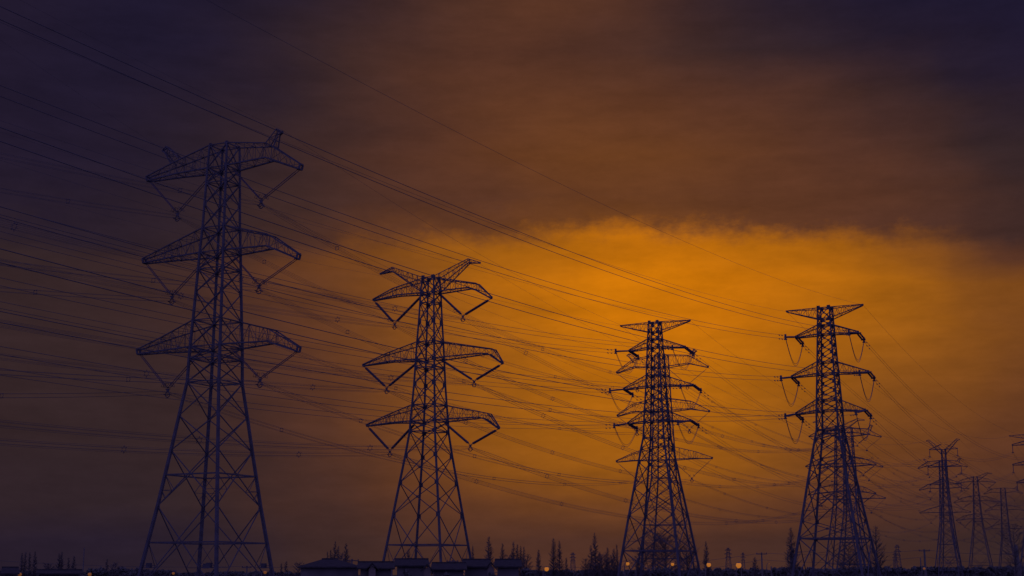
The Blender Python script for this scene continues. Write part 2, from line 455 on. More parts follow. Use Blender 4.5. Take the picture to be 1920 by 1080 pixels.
for c in range(4):
    h = interp([(0,15.0),(8.5,12.33)], 4.3)/2; mb = MB(); q = Vector((SG[c][0]*(h-1.3), SG[c][1]*h, 4.3))
    mb.box(q, .8, .45, .75); mb.bar(q-Vector((SG[c][0]*1.2, 0, 0)), q+Vector((SG[c][0]*1.3, 0, 0)), .09); mb.build('equipment_box', M['steel'], T1o)
pylon('lattice_pylon', *TW['Y'], 'slender lattice pylon behind the fourth, thin insulators, arm tips reaching furthest right', specA(spA('Y'), -.5, 1), GP)
pylon('lattice_pylon', *TW['T5b'], 'distant bent arm lattice pylon close behind the horned small pylon', specA(spA('T5b'), 3.5, 1), GP)
pylon('lattice_pylon', *TW['T7'], 'faintest smallest lattice pylon, rightmost of the three distant ones', specA(spA('T7'), 1.5, 1), GP)

# --- type B: pylon with wide spread horns (second from the left, and its line)
def specB(at, tips, kinks, pkL, pkR, e=0.0, det=2):
    w = [(0,15.6),(9.94,12.86),(15.7,11.2),(22.6,9.29),(28.6,7.6),(33.9,6.31),(36.2,6.14),(39.8,5.66),(44.5,5.11),(50,4.67),(53.9,4.35),(58.5,3.87),(62.8,3.53),(65.1,3.36),(68.6,2.94)]
    nodes = [68.6,65.1,62.8,58.5,53.9,50,48.1,44.5,39.8,36.2,33.9,28.6,22.6,15.7,.3]
    rings = [68.6,65.1,62.8,53.9,50,48.1,39.8,36.2,33.9]
    if e:
        w = [(0, 15.6+.29*e)]+[(z+e, s) for z, s in w[1:]]; rings = [z+e for z in rings]
        nodes = [z+e for z in nodes[:-1]]+[max(15.7+e-8.5, 9)]+[.3]
    arms = []; ins = []
    for (zt, zb, wr), tp, kk, ph in zip(((68.4,65.1,3.0),(53.9,50.0,4.4),(39.8,36.2,5.7)), tips, kinks, range(3)):
        for sg, (st, zz), (sk, kt, kb) in ((-1, tp[0], kk[0]), (1, tp[1], kk[1])):
            h = wr/2
            arms.append(([(sg*h, zt+e, wr), (sg*sk, kt+e, 1.7), (sg*st, zz+.1+e, .4)],
                         [(sg*h, zb+e, wr+.2), (sg*(sk-1.5), kb+e, 1.9), (sg*(st-.1), zz-.25+e, .4)], 10 if det > 1 else 7))
            r = at[ph]; ys, yz = (r[0], r[1]) if sg < 0 else (r[2], r[3])
            ins.append(('V', (sg*(st-.2), 0, zz-.3+e), (sg*(h+.5), 0, zb-.1+e), (ys, 0, yz), .26, .0 if det < 2 else .36, 0))
    pk = []
    for sg, (q, qz, t, tz) in ((-1, pkL), (1, pkR)):
        pk.append(([(sg*1.5, 68.7+e, 2.9), (sg*q, qz+e, .9), (sg*t, tz+e, .25)], [(sg*1.6, 65.3+e, 3.2), (sg*(q+.1), qz-.9+e, .9), (sg*t, tz-.2+e, .25)], 9 if det > 1 else 6))
    n = len(nodes)
    return dict(w=w, nodes=nodes, rings=rings, leg=(.44,.28), brace=.15, hor_cross=(n-2,), arms=arms, peaks=pk, ins=ins, det=det, plate=.75 if det > 1 else .6, k=1)
pylon('lattice_pylon', *TW['T2'], 'second big lattice pylon from left, wide horns, thick dark insulators, above house roofs',
      specB(AT['T2'], (((15.0,64.9),(15.3,62.9)),((17.4,49.9),(18.05,48.2)),((16.1,36.1),(17.2,34.1))),
            (((9.5,66.9,65.3),(11.88,66.25,65.45)),((11,52,50.2),(16.0,51.25,50.5)),((10.5,38,36.3),(14.9,37.2,36.5))), (9.9,72.0,13.3,70.9), (9.6,72.1,12.4,71.1)), GP)
bs = dict(tips=(((15.1,63.9),(15.1,63.9)),((17.4,49.1),(17.4,49.1)),((16.6,35.1),(16.6,35.1))),
          kinks=(((9.5,66.9,64.9),)*2, ((11,52.3,49.8),)*2, ((10.5,38.4,35.9),)*2), pkL=(9.5,71.8,12.8,71.0), pkR=(9.5,71.8,12.8,71.0))
pylon('lattice_pylon', *TW['X'], 'stout lattice pylon behind the fourth, thick dark insulators hanging in a V', specB(AT['X'], e=6.8, det=1, **bs), GP)
pylon('lattice_pylon', *TW['T6'], 'distant lattice pylon standing between the horned pylon and the faintest one', specB(AT['T6'], e=9.5, det=1, **bs), GP)

# --- type C: tension pylons with a flat top beam, strings pulled out along the line
def specC(W, nodes, rings, lv, bar, det=2, plate=.40, hor=(), big=3.2, leg=(.30,.16), brace=.085):
    arms = []
    for (zt, zb, hw, sl, sr, zz) in lv:
        for sg, st in ((-1, sl), (1, sr)):
            arms.append(([(sg*hw/2, zt, hw), (sg*st, zz+.12, .45)], [(sg*hw/2, zb, hw+.05), (sg*st, zz-.12, .5)], 6))
    zt, zb, hw, sl, sr, ztip = bar; pk = []
    for sg, st in ((-1, sl), (1, sr)):
        pk.append(([(sg*hw/2, zt, hw), (sg*st, ztip+.05, .3)], [(sg*hw/2, zb, hw+.1), (sg*(st-.1), ztip-.12, .3)], 7))
    return dict(w=W, nodes=nodes, rings=rings, leg=leg, brace=brace, hor_cross=hor, arms=arms, peaks=pk, ins=[], det=det, plate=plate, k=.6, bigpanel=big, redundant=True)
T3W = [(0,10.0),(6.32,8.19),(11.35,6.67),(15.19,5.47),(18.98,4.32),(21.55,3.56),(22.64,3.15),(25.07,2.93),(26.65,2.75),(30.28,2.33),(31.87,2.21),(36.03,1.85),(37.31,1.73),(39.8,1.47)]
T3n = [39.8,38.36,37.31,36.03,34.6,33.2,31.87,30.28,29.1,27.9,26.65,25.07,22.64,21.0,18.98,15.19,11.35,6.32,.3]
T3 = pylon('lattice_pylon', *TW['T3'], 'third big lattice pylon from left, flat topped, beside the brightest glow', specC(T3W, T3n, [39.8,38.36,37.31,36.03,31.87,30.28,26.65,25.07,22.64,6.32],
   [(37.31,36.03,1.8,4.08,4.63,35.82),(31.87,30.28,2.25,5.07,5.71,30.12),(26.65,25.07,2.8,4.48,5.21,24.97)], (39.8,38.36,1.5,5.47,5.51,39.73)), GP)
T4W = [(0,9.8),(3.74,8.58),(7.5,7.39),(9.73,6.64),(14.57,5.14),(17.87,4.06),(20.15,3.3),(21.47,2.84),(23.98,2.71),(25.38,2.58),(28.82,2.28),(30.38,2.13),(34.08,1.83),(35.29,1.72),(36.15,1.65),(37.6,1.6)]
T4n = [37.6,36.15,35.29,34.08,32.8,31.6,30.38,28.82,27.7,26.5,25.38,23.98,21.47,20.15,17.87,14.57,9.73,7.5,.3]
T4 = pylon('lattice_pylon', *TW['T4'], 'fourth big lattice pylon from left, flat topped, cable loops under each arm', specC(T4W, T4n, [37.6,36.15,35.29,34.08,30.38,28.82,25.38,23.98,21.47,7.5],
   [(35.29,34.08,1.8,4.05,4.24,34.02),(30.38,28.82,2.2,4.85,5.34,28.74),(25.38,23.98,2.65,4.47,4.65,23.8)], (37.6,36.15,1.6,5.27,5.05,37.62)), GP)
T8 = specC(T4W, T4n, [37.6,36.15,34.08,30.38,28.82,25.38,23.98,21.47,7.5],
   [(37.0,35.9,1.7,4.6,4.6,35.95),(31.8,30.7,2.1,4.8,4.8,30.85),(27.3,26.2,2.5,4.1,4.1,26.3)], (38.5,37.4,1.5,5.2,5.2,38.35), 1, 0)
T8['ins'] = [('I', (sg*s, 0, za), (sg*s, 0, zb), .11) for sg in (-1, 1) for s, za, zb in ((4.55,35.8,34.1),(4.75,30.7,28.9),(4.05,26.2,24.4))]
pylon('lattice_pylon', *TW['T8'], 'lattice pylon cut off by the right edge, hanging insulators on its left arms', T8, GP)
# --- type D: small pylon with Y horns
W5 = [(0,5.6),(3,5.15),(12,3.3),(22,1.75),(28,1.2),(35.2,.95)]
n5 = [35.2,33.6,32.0,30.7,29.2,27.8,26.2,24.7,23.2,21.5,19.6,17.6,15.4,13,10.4,7.4,4,.3]
S5 = dict(w=W5, nodes=n5, rings=[35.2,30.7,26.2,7.4,4], leg=(.24,.16), brace=.08, hor_cross=(), det=1, plate=.2, k=.5,
   arms=[([(sg*.5, a, 1.0), (sg*s, b, .3)], [(sg*.55, c, 1.0), (sg*s, b-.15, .3)], 4) for sg in (-1, 1) for a, b, c, s in ((36.6,35.4,35.3,3.6),(32.4,30.8,30.7,4.3),(27.7,26.2,26.2,4.0))],
   peaks=[([(sg*.5, 35.2, 1.0), (sg*3.6, 37.9, .5), (sg*4.3, 37.7, .2)], [(sg*.45, 33.8, 1.0), (sg*3.7, 37.4, .4), (sg*4.3, 37.6, .15)], 7) for sg in (-1, 1)],
   ins=[('I', (sg*s, 0, b-.2), (sg*s, 0, c), .10) for sg in (-1, 1) for s, b, c in ((3.6,35.3,33.5),(4.3,30.7,29.0),(4.0,26.1,24.4))])
pylon('lattice_pylon', *TW['T5'], 'small lattice pylon with Y shaped horns, right of the fourth big pylon', S5, GP)

# ------------------------------------------------------------------ power lines
LEFT = {('T1',0,'R'):(-82.3,127.3,49.96,0.96),
('T1',0,'L'):(-90,149.1,50.97,0.67),
('T1',1,'R'):(-81.6,128.3,36.9,0.94),
('T1',1,'L'):(-89.6,150.7,37.08,0.65),
('T1',2,'R'):(-80.7,128.3,24.55,0.93),
('T1',2,'L'):(-89,151.8,22.98,0.63),
('T1',3,'L'):(-90.7,154.7,86.15,0.6),
('T1',3,'R'):(-81.4,121.1,74.71,1.07),
('T2',0,'R'):(-89,147.2,49.44,2.14),
('T2',0,'L'):(-97.2,170.5,48.64,1.75),
('T2',1,'R'):(-87.1,144.6,35.3,2.18),
('T2',1,'L'):(-97.5,174.2,34.7,1.68),
('T2',2,'R'):(-86.9,146.8,22.52,2.13),
('T2',2,'L'):(-96.5,173.8,22.11,1.68),
('T2',3,'L'):(-99.6,174.9,61.21,1.69),
('T2',3,'R'):(-87.5,140.7,59.71,2.26),
('T3',0,'R'):(-69.5,3.3,25.85,4.79),
('T3',0,'L'):(-73.7,14.9,27.25,4.42),
('T3',1,'R'):(-68.8,2.2,21.91,4.82),
('T3',1,'L'):(-74,16.6,23.26,4.35),
('T3',2,'R'):(-68.9,3.2,18.62,4.78),
('T3',2,'L'):(-73.5,16.2,18.77,4.36),
('T3',3,'R'):(-69.3,1.6,28.99,3.2),
('T3',3,'L'):(-74.6,16.3,31.35,2.9),
('T4',0,'R'):(-56.2,-34.1,24.33,5.47),
('T4',0,'L'):(-60.2,-23,25.25,5.11),
('T4',1,'R'):(-55.5,-35.1,19.82,5.5),
('T4',1,'L'):(-60.3,-21.5,20.31,5.05),
('T4',2,'R'):(-55.6,-33.9,16.38,5.45),
('T4',2,'L'):(-60,-21.6,15.84,5.05),
('T4',3,'R'):(-51,-24.8,27.2,4.6),
('T4',3,'L'):(-60.9,-21.7,27.8,4.68)}
def spacer_mb(kind, r, P, d):
    mb = MB(); d = Vector(d).normalized(); a = d.cross(Vector((0,0,1))).normalized(); b = Vector((0,0,1))
    mb.ring(P, r*.8, .035+.01*r, d, 6)
    for i in range(6 if kind == 'star' else 4):
        t = math.pi*(2*i+1)/(6 if kind == 'star' else 4)
        e = a*math.cos(t)+b*math.sin(t); mb.bar(P+e*r*.75, P+e*r*(1.25 if kind == 'star' else 1.05), .09)
    return mb
def span(label, group, P0, P1, sag, offs, rad, sp=None, nseg=40, dampers=False, cat='power line'):
    """one bundled conductor between two supports; the sub-conductors and spacers are its parts"""
    P0 = Vector(P0); P1 = Vector(P1); d = (P1-P0); L = d.length; dh = Vector((d.x, d.y, 0)).normalized()
    a = Vector((dh.y, -dh.x, 0)); root = empty('power_line', P0)
    tag(root, label, cat, group)
    def at(t):
        p = d*t; return p - Vector((0, 0, 4*sag*t*(1-t)))
    for (x, z) in offs:
        pts = []
        for i in range(nseg+1):
            t = i/nseg; f = min(1, min(t, 1-t)*L/1.5+.45) if len(offs) > 2 else 1
            pts.append(at(t)+a*x*f+Vector((0, 0, z*f)))
        mb = MB(); mb.path(pts, rad, 4); mb.build('conductor', M['wire'], root)
    if dampers:
        for t in (dampers[0]/L, dampers[1]/L, 1-dampers[0]/L):
            for (x, z) in offs:
                mb = MB(); p = at(t)+a*x+Vector((0, 0, z-.09)); mb.bar(p-dh*.2, p+dh*.2, .03); mb.bar(p-dh*.25, p-dh*.1, .08); mb.bar(p+dh*.1, p+dh*.25, .08)
                mb.bar(p, p+Vector((0, 0, .09)), .05); mb.build('damper', M['steel'], root)
    if sp:
        kind, r, step, ph = sp; t = ph/L
        while t < 1:
            spacer_mb(kind, r, at(t), dh).build('spacer', M['steel'], root); t += step/L
    return root
LV = ['top arm', 'middle arm', 'bottom arm']; SD = {'L':'left', 'R':'right'}
hexo = lambda r: [(r*math.cos(math.pi*(2*i+1)/6), r*math.sin(math.pi*(2*i+1)/6)) for i in range(6)]
sq = lambda r: [(-r, r), (r, r), (r, -r), (-r, -r)]
NAMEP = {'T1':'largest pylon','T2':'second pylon','T3':'third pylon','T4':'fourth pylon','T3b':'pylon behind third','Y':'slender pylon behind fourth',
 'X':'stout pylon behind fourth','T5b':'pylon behind horned one','T7':'faintest pylon','T6':'pylon beside faintest','T5':'horned pylon','T8':'pylon at right edge'}
def bundle_off(n): return Vector((0, 0, -.9)) if n in ('T1','T3b','Y','T5b','T7','A9','T2','X','T6','B9') else Vector((0, 0, 0))
def dead(n, ph, side, az_, L, dr, away=1):
    return att(n, ph, side)+Vector((math.sin(R(az_))*L*away, math.cos(R(az_))*L*away, -dr))
G1 = 'conductor spans between the pylons'; G2 = 'thin earth wires along the pylon tops'
# spans leaving the picture at the left
for (n, ph, s), (x, y, z, sag) in LEFT.items():
    P1 = Vector((x, y, z))
    if ph == 3:
        P0 = att(n, 3, s)
        span('thin earth wire from %s top of %s to left edge' % (SD[s], NAMEP[n]), G2, P0, P1, sag, [(0, 0)], .010 if n in ('T3','T4') else .015, cat='earth wire')
        continue
    lab = 'bundled wires from %s %s of %s to left edge' % (SD[s], LV[ph], NAMEP[n])
    if n == 'T1':   span(lab, G1, att(n, ph, s)-Vector((0,0,.6)), P1-Vector((0,0,.4)), sag, sq(.27), .019, ('ring', .42, 46, 20+ph*5+(5 if s == 'L' else 0)))
    elif n == 'T2': span(lab, G1, att(n, ph, s)-Vector((0,0,.6)), P1-Vector((0,0,.4)), sag, hexo(.5), .019, ('star', .55, 52, 21+ph*6+(3 if s == 'L' else 9)))
    else:
        P0 = dead(n, ph, s, 25, 6.0, .9, -1)
        span(lab.replace('bundled', 'twin'), G1, P0, P1, sag, [(0, .24), (0, -.24)], .018, None, 60, (1.6, 3.0))
def chain(names, sags, phs, rad, offs, sp, gw, gap=.6):
    for (a, b), sg in zip(zip(names, names[1:]), sags):
        for ph in range(4):
            for s in 'LR':
                last = b.endswith('9')
                to = ('to %s' % NAMEP[b]) if not last else 'to right edge'
                if ph == 3:
                    span('thin earth wire from %s top of %s %s' % (SD[s], NAMEP[a], to), G2, att(a, 3, s), att(b, 3, s), sg*.8, [(0, 0)], gw, cat='earth wire')
                else:
                    lab = 'bundled wires from %s %s of %s %s' % (SD[s], LV[ph], NAMEP[a], to)
                    far = a not in ('T1', 'T2')
                    span(lab, G1, att(a, ph, s)-Vector((0,0,gap)), att(b, ph, s)-Vector((0,0,gap)), sg, offs[1] if far else offs[0], rad*(1.2 if far else 1), (sp[0], sp[1], sp[2], sp[3]+ph*4+(2 if s == 'L' else 0)))
chain(['T1','T3b','Y','T5b','T7','A9'], [5.8,6.0,7.5,8.2,8.6], 0, .023, (sq(.27), [(-.24,.24),(.24,-.24),(.24,.24)]), ('ring', .42, 48, 24), .02)
chain(['T2','X','T6','B9'], [12.0,14.0,12.0], 0, .023, (hexo(.5), [(-.4,0),(.3,.35),(.3,-.35)]), ('star', .55, 55, 34), .02)
def tension_right(a, b, names_sag):
    for ph in range(3):
        for s in 'LR':
            to = 'to %s' % NAMEP[b]
            d = att(b, ph, s)-att(a, ph, s); azr = math.degrees(math.atan2(d.x, d.y))
            P0 = dead(a, ph, s, azr, 3.2, .55)
            span('twin wires from %s %s of %s %s' % (SD[s], LV[ph], NAMEP[a], to), G1, P0, att(b, ph, s), names_sag, [(0, .22), (0, -.22)], .021, None, 50, (1.5, 2.9))
    for s in 'LR':
        span('thin earth wire from %s top of %s to %s' % (SD[s], NAMEP[a], NAMEP[b]), G2, att(a, 3, s), att(b, 3, s), names_sag*.85, [(0, 0)], .015, cat='earth wire')
tension_right('T3', 'T5', 8.0); tension_right('T4', 'T8', 7.2)
for a, b in (('T5', 'C9'), ('T8', 'D9')):
    for ph in range(4):
        for s in 'LR':
            if ph == 3: span('thin earth wire from %s top of %s to right edge' % (SD[s], NAMEP[a]), G2, att(a, 3, s), att(b, 3, s), 7, [(0, 0)], .016, cat='earth wire')
            else: span('twin wires from %s %s of %s to right edge' % (SD[s], LV[ph], NAMEP[a]), G1, att(a, ph, s), att(b, ph, s), 8, [(0, .22), (0, -.22)], .021)
# dead-end strings and jumper loops on the two tension pylons (parts of those pylons)
def local(root, P):
    return Matrix.Rotation(-root.rotation_euler.z, 4, 'Z') @ (Vector(P)-root.location)
for root, n, b, drop in ((T3, 'T3', 'T5', 2.6), (T4, 'T4', 'T8', 3.1)):
    for ph in range(3):
        for s in 'LR':
            A = att(n, ph, s); d = att(b, ph, s)-A; azr = math.degrees(math.atan2(d.x, d.y))
            E1 = dead(n, ph, s, 25, 5.85, .88, -1); E2 = dead(n, ph, s, azr, 3.1, .5)
            o1 = string(root, local(root, A), local(root, E1), .125, .12, 24, .36, 0)
            o2 = string(root, local(root, A), local(root, E2), .13, .10, 14, .36, 0)
            for q, E in ((o1, E1), (o2, E2)):
                mb = MB(); e = local(root, E); mb.box(e, .22, .22, .75); mb.box(e+Vector((0,0,-.3)), .4, .2, .12); mb.build('clamp', M['steel'], q)
            for off in (0, .26):
                mb = MB(); pts = []; m = 22
                for i in range(m+1):
                    t = i/m; p = E1.lerp(E2, t)+Vector((0, 0, -4*drop*t*(1-t)*(1-.25*(2*t-1)**2)-off*(.3 if t in (0, 1) else 1)))
                    pts.append(local(root, p))
                mb.path(pts, .028, 5); mb.build('jumper_cable', M['wire'], root)

# ------------------------------------------------------------------ far masts and wooden poles
def px(x, y, d):
    """ground position seen at image column x, and height of image row y, at distance d (metres)"""
    a = (x-960)/2667; b = (540-y)/2667
    dy = math.cos(PITCH)-b*math.sin(PITCH); dz = math.sin(PITCH)+b*math.cos(PITCH)
    t = d/math.hypot(a, dy); return a*t, dy*t, CAM_Z+dz*t
def mast(x, ytop, d, wb, label, arms=((.92,1.8),(.80,2.2),(.68,1.8))):
    X, Y, H = px(x, ytop, d); root = empty('lattice_mast', (X, Y, 0), R(-25)); tag(root, label, 'mast', 'slender far masts on the horizon')
    def P(c, z): h = (wb+(wb*.22-wb)*z/H)/2; return Vector((SG[c][0]*h, SG[c][1]*h, z))
    for c in range(4):
        mb = MB(); mb.bar(P(c, 0), P(c, H), .18, .14); mb.build('leg', M['steel'], root)
    mb = MB(); n = 9
    for i in range(n):
        for f in range(4):
            mb.bar(P(f, H*i/n), P((f+1) % 4, H*(i+1)/n), .08); mb.bar(P((f+1) % 4, H*i/n), P(f, H*(i+1)/n), .08)
    mb.build('bracing', M['steel'], root)
    for fz, ln in arms:
        mb = MB(); mb.bar((-ln, 0, H*fz), (ln, 0, H*fz), .25); mb.bar((-ln, 0, H*fz), (0, 0, H*(fz+.06)), .18); mb.bar((ln, 0, H*fz), (0, 0, H*(fz+.06)), .18)
        mb.build('crossarm', M['steel'], root)
mast(1682, 1021, 900, 5.0, 'taller of two faint slim masts right of the fourth big pylon')
mast(1678, 1036, 1100, 4.5, 'shorter faint lattice mast just left of its taller neighbour on the horizon')
mast(1365, 1027, 800, 4.0, 'faint lattice mast on the horizon between the third and fourth big pylons')
mast(1074, 1036, 900, 4.0, 'faint lattice mast among the bare trees left of the third big pylon')
mast(1393, 1036, 1200, 3.6, 'tiny far mast on the horizon beside the large street lamp glow')
def wood_pole(x, ytop, d, label, arm=1.3, lean=0.0, r=.16, tr=False):
    X, Y, H = px(x, ytop, d); root = empty('utility_pole', (X, Y, 0), R(-10)); tag(root, label, 'utility pole', 'utility poles along the horizon')
    top = Vector((lean*H, 0, H)); mb = MB(); mb.path([(0,0,0), top*.5, top], [r*1.25, r*1.1, r*.85], 8); mb.build('pole', M['conc'], root)
    if arm:
        mb = MB(); mb.bar(top+Vector((-arm, -.1, -.35)), top+Vector((arm, -.1, -.35)), .16); mb.build('crossarm', M['steel'], root)
        for q in (-arm*.9, 0, arm*.9):
            mb = MB(); mb.path([top+Vector((q, -.1, -.27)), top+Vector((q, -.1, -.12)), top+Vector((q, -.1, 0))], [.05, .10, .05], 7); mb.build('insulator', M['glass'], root)
    if tr:
        mb = MB(); mb.box(top+Vector((.35, -.3, -1.6)), .8, .6, 1.0); mb.build('transformer', M['conc'], root)
    return (X, Y, H)
p1 = wood_pole(1428, 1036, 330, 'utility pole with a short crossarm standing between the third and fourth big pylons', 1.2)
p2 = wood_pole(1733, 1030, 330, 'utility pole with a crossarm left of the horned pylon', 1.2, r=.22)
p3 = wood_pole(1910, 1022, 260, 'thick leaning pole near the right edge', 0, -.06, .32)
p4 = wood_pole(1446, 1062, 260, 'short plain post left of the fourth big pylon', 0, r=.13)
p5 = wood_pole(1483, 1035, 240, 'dark post against the bare tree beside the fourth big pylon', 0, r=.22)
p6 = wood_pole(463, 1061, 300, 'small pole with crossarm inside the foot of the largest pylon', 1.0)
p7 = wood_pole(660, 1048, 280, 'pole with crossarm rising behind the long roof', 1.4)
p8 = wood_pole(735, 1052, 300, 'pole with crossarm left of the second big pylon\'s foot', 1.3)
p9 = wood_pole(849, 1050, 300, 'pole with crossarm inside the foot of the second big pylon', 1.2)
p10 = wood_pole(158, 1027, 260, 'tall thin pole left of the round tree at the lower left', 0, r=.1)
wood_pole(1726, 1046, 500, 'distant thin post left of the utility pole by the horned pylon', 0, r=.2)
wood_pole(1487, 1028, 245, 'slim post just right of the dark post by the fourth big pylon', 0, r=.15)
def lv_wire(a, b, dz, sag, lab):
    span(lab, 'low wires along the horizon', (a[0], a[1], a[2]+dz), (b[0], b[1], b[2]+dz), sag, [(0, 0)], .03, cat='wire')
e0 = px(-60, 1046, 300); e1 = px(1990, 1034, 300)
for i, (a, b, nm) in enumerate(((e0, p6, 'left edge to small pole inside largest pylon'), (p6, p7, 'small pole in largest pylon to pole behind long roof'),
        (p7, p8, 'pole behind long roof to pole by second pylon'), (p8, p9, 'inside the foot of the second big pylon'), (p9, p1, 'second pylon to pole between third and fourth'),
        (p1, p2, 'behind the foot of the fourth big pylon'), (p2, e1, 'pole by horned pylon to right edge'))):
    lv_wire(a, b, -.1, .7 if i != 4 else 2.2, 'upper low wire %s' % nm); lv_wire(a, b, -1.6, .9 if i != 4 else 2.6, 'lower low wire %s' % nm)

# ------------------------------------------------------------------ bare conifers
def bare_tree(x, ytop, wpx, d, label, kind='spire', cat='tree', dens=1.0):
    X, Y, H = px(x, ytop, d); root = empty('bare_tree', (X, Y, 0)); tag(root, label, cat, 'bare winter trees')
    rnd = random.Random(int(x*7+ytop)); wr = wpx*(1.8 if wpx < 16 else 1.35)*d/2667/2
    lean = Vector((rnd.uniform(-.02, .02), 0, 0))
    mb = MB(); tp = [Vector((lean.x*H*t+rnd.uniform(-.05, .05), rnd.uniform(-.05, .05), H*t)) for t in (0,.2,.4,.6,.8,1)]
    r0 = .017*H+.02; mb.path(tp, [r0*(1-t*.9) for t in (0,.2,.4,.6,.8,1)], 6); mb.build('trunk', M['bark'], root)
    def trunk(t):
        f = t*5; i = min(4, int(f)); return tp[i].lerp(tp[i+1], f-i)
    cr = MB(); n = int((90+H*11)*dens)
    for i in range(n):
        t = .18+.80*(i/n)**.95; base = trunk(t); a = rnd.uniform(0, 2*math.pi)
        if kind == 'spire': prof = (1-t)**.8*1.15*(min(1, (t-.10)/.2)**.5)
        else: prof = math.sin(math.pi*min(1, max(0, (t-.1)/.95)))**.7
        L = wr*prof*rnd.uniform(.55, 1.15)+.12
        up = rnd.uniform(.25, .75)
        dr = Vector((math.cos(a), math.sin(a), up)).normalized()
        mid = base+dr*L*.6; end = base+dr*L+Vector((0, 0, L*.18))
        br = .007*H*(1-t)+.017
        cr.path([base, mid, end], [br, br*.7, .014], 3)
        for q in range(int(4+L*2.4)):
            f = rnd.uniform(.3, 1); b2 = base.lerp(end, f); a2 = a+rnd.choice((-1, 1))*rnd.uniform(.5, 1.1)
            l2 = L*rnd.uniform(.18, .42)
            e2 = b2+Vector((math.cos(a2), math.sin(a2), rnd.uniform(.3, 1.0))).normalized()*l2
            cr.path([b2, e2], [.021, .010], 3)
    cr.build('branches', M['bark'], root)
TR = [(42,1036,7,'left of the far-left rooftops'),(48,1034,7,'second of the clump above the low roof at far left'),(57,1035,8,'third of the clump above the low roof at far left'),(67,1033,9,'rightmost of the clump above the low roof at far left'),
(112,1037,9,'left one of the pair over the low roof'),(117,1034,9,'right one of the pair over the low roof'),(129,1045,7,'small one right of the pair over the low roof'),(138,1042,9,'fuller one right of the pair over the low roof'),
(202,1048,8,'just right of the round tree at lower left'),(536,1052,8,'small one right of the largest pylon\'s foot'),(527,1056,5,'very small one right of the largest pylon\'s foot'),
(613,1034,7,'leftmost of the five behind the long roof'),(621,1030,8,'second of the five behind the long roof'),(628,1014,12,'tallest of the five behind the long roof'),(635,1023,8,'fourth of the five behind the long roof'),(648,1018,14,'rightmost full one behind the long roof'),
(767,1028,12,'behind the left legs of the second big pylon'),(886,1022,8,'touching the right leg of the second big pylon'),
(916,1005,24,'wide one right of the second big pylon, above the gabled house'),(941,1018,13,'narrow one right of the wide tree above the gabled house'),(961,1015,12,'left of the four over the last gabled house'),(969,1020,10,'second of the four over the last gabled house'),(976,1023,8,'third of the four over the last gabled house'),(981,1024,10,'last of the four over the last gabled house'),
(1011,1030,12,'small one left of the brightest starry lamp'),(1037,1008,15,'taller one just right of the starry lamp near the centre'),(1050,1013,18,'shorter wide one just right of the starry lamp near the centre'),(1061,1045,8,'little one right of the pair near the centre'),
(1107,1022,14,'left edge of the dense group left of the third pylon'),(1117,998,20,'tallest in the dense group left of the third pylon'),(1126,1034,12,'short one in the dense group left of the third pylon'),(1138,1026,14,'middle of the dense group left of the third pylon'),(1151,1028,12,'right part of the dense group left of the third pylon'),(1158,1020,8,'thin one nearest the third pylon\'s left leg'),
(1325,1014,12,'slim one right of the third big pylon\'s foot'),(1197,1036,9,'slim one inside the third pylon\'s left legs'),(1416,1044,12,'pale small one left of the short plain post')]
for x, y, w, l in TR: bare_tree(x, y, w, 230 if w > 18 else 270, 'bare spire tree, '+l)
bare_tree(1484, 988, 30, 215, 'tall bare tree with drooping twigs left of the fourth big pylon\'s foot', 'spire', dens=.9)
bare_tree(1642, 985, 44, 230, 'large bare tree behind the right legs of the fourth big pylon', 'spire', dens=.55)
bare_tree(1590, 1025, 40, 240, 'bare tree behind the middle of the fourth big pylon\'s foot', 'round', dens=.45)
bare_tree(1900, 985, 40, 230, 'bare tree at the right edge by the thick leaning pole', 'round', dens=.3)
bare_tree(1247, 1010, 70, 240, 'spreading bare tree seen through the foot of the third big pylon', 'round', dens=.6)
bare_tree(1205, 1030, 40, 250, 'spreading bare tree at the left inside the third pylon\'s foot', 'round', dens=.45)
bare_tree(1288, 1028, 44, 250, 'spreading bare tree at the right inside the third pylon\'s foot', 'round', dens=.45)
# broad trees and scrub, leaf clumps through a real volume
def leafy(x, ytop, wpx, d, label, n=900, sq_=.75):
    X, Y, H = px(x, ytop, d); root = empty('leafy_tree', (X, Y, 0)); tag(root, label, 'tree', 'broad dark trees near the houses')
    rnd = random.Random(int(x)); wr = wpx*d/2667/2
    mb = MB(); mb.path([(0,0,0), (.1, 0, H*.4), (0, 0, H*.7)], [.22, .16, .06], 7); mb.build('trunk', M['bark'], root)
    cl = MB(); lobes = [(rnd.uniform(-.55, .55)*wr, rnd.uniform(-.5, .5)*wr, H*rnd.uniform(.5, .8), wr*rnd.uniform(.35, .6)) for _ in range(9)]
    for _ in range(n):
        lx, ly, lz, lr = rnd.choice(lobes)
        v = Vector((rnd.gauss(0, 1), rnd.gauss(0, 1), rnd.gauss(0, 1))).normalized()*lr*rnd.uniform(.5, 1.05)
        c = Vector((lx, ly, lz))+Vector((v.x, v.y, v.z*sq_)); 
        if c.z > H: c.z = H-rnd.uniform(0, .3)
        s = rnd.uniform(.12, .30); a = Vector((rnd.gauss(0, 1), rnd.gauss(0, 1), rnd.gauss(0, 1))).normalized(); b = a.orthogonal().normalized()
        k = len(cl.v); cl.v += [c-a*s, c+b*s*.6, c+a*s, c-b*s*.6]; cl.f.append((k, k+1, k+2, k+3))
    cl.build('crown', M['leaf'], root)
leafy(181, 1047, 40, 250, 'round dark leafy tree at the lower left beside the tall thin pole')
leafy(443, 1066, 26, 250, 'low round bush-like tree inside the foot of the largest pylon', 500)
leafy(985, 1057, 20, 220, 'dark leafy tree against the right end of the last gabled house', 500)
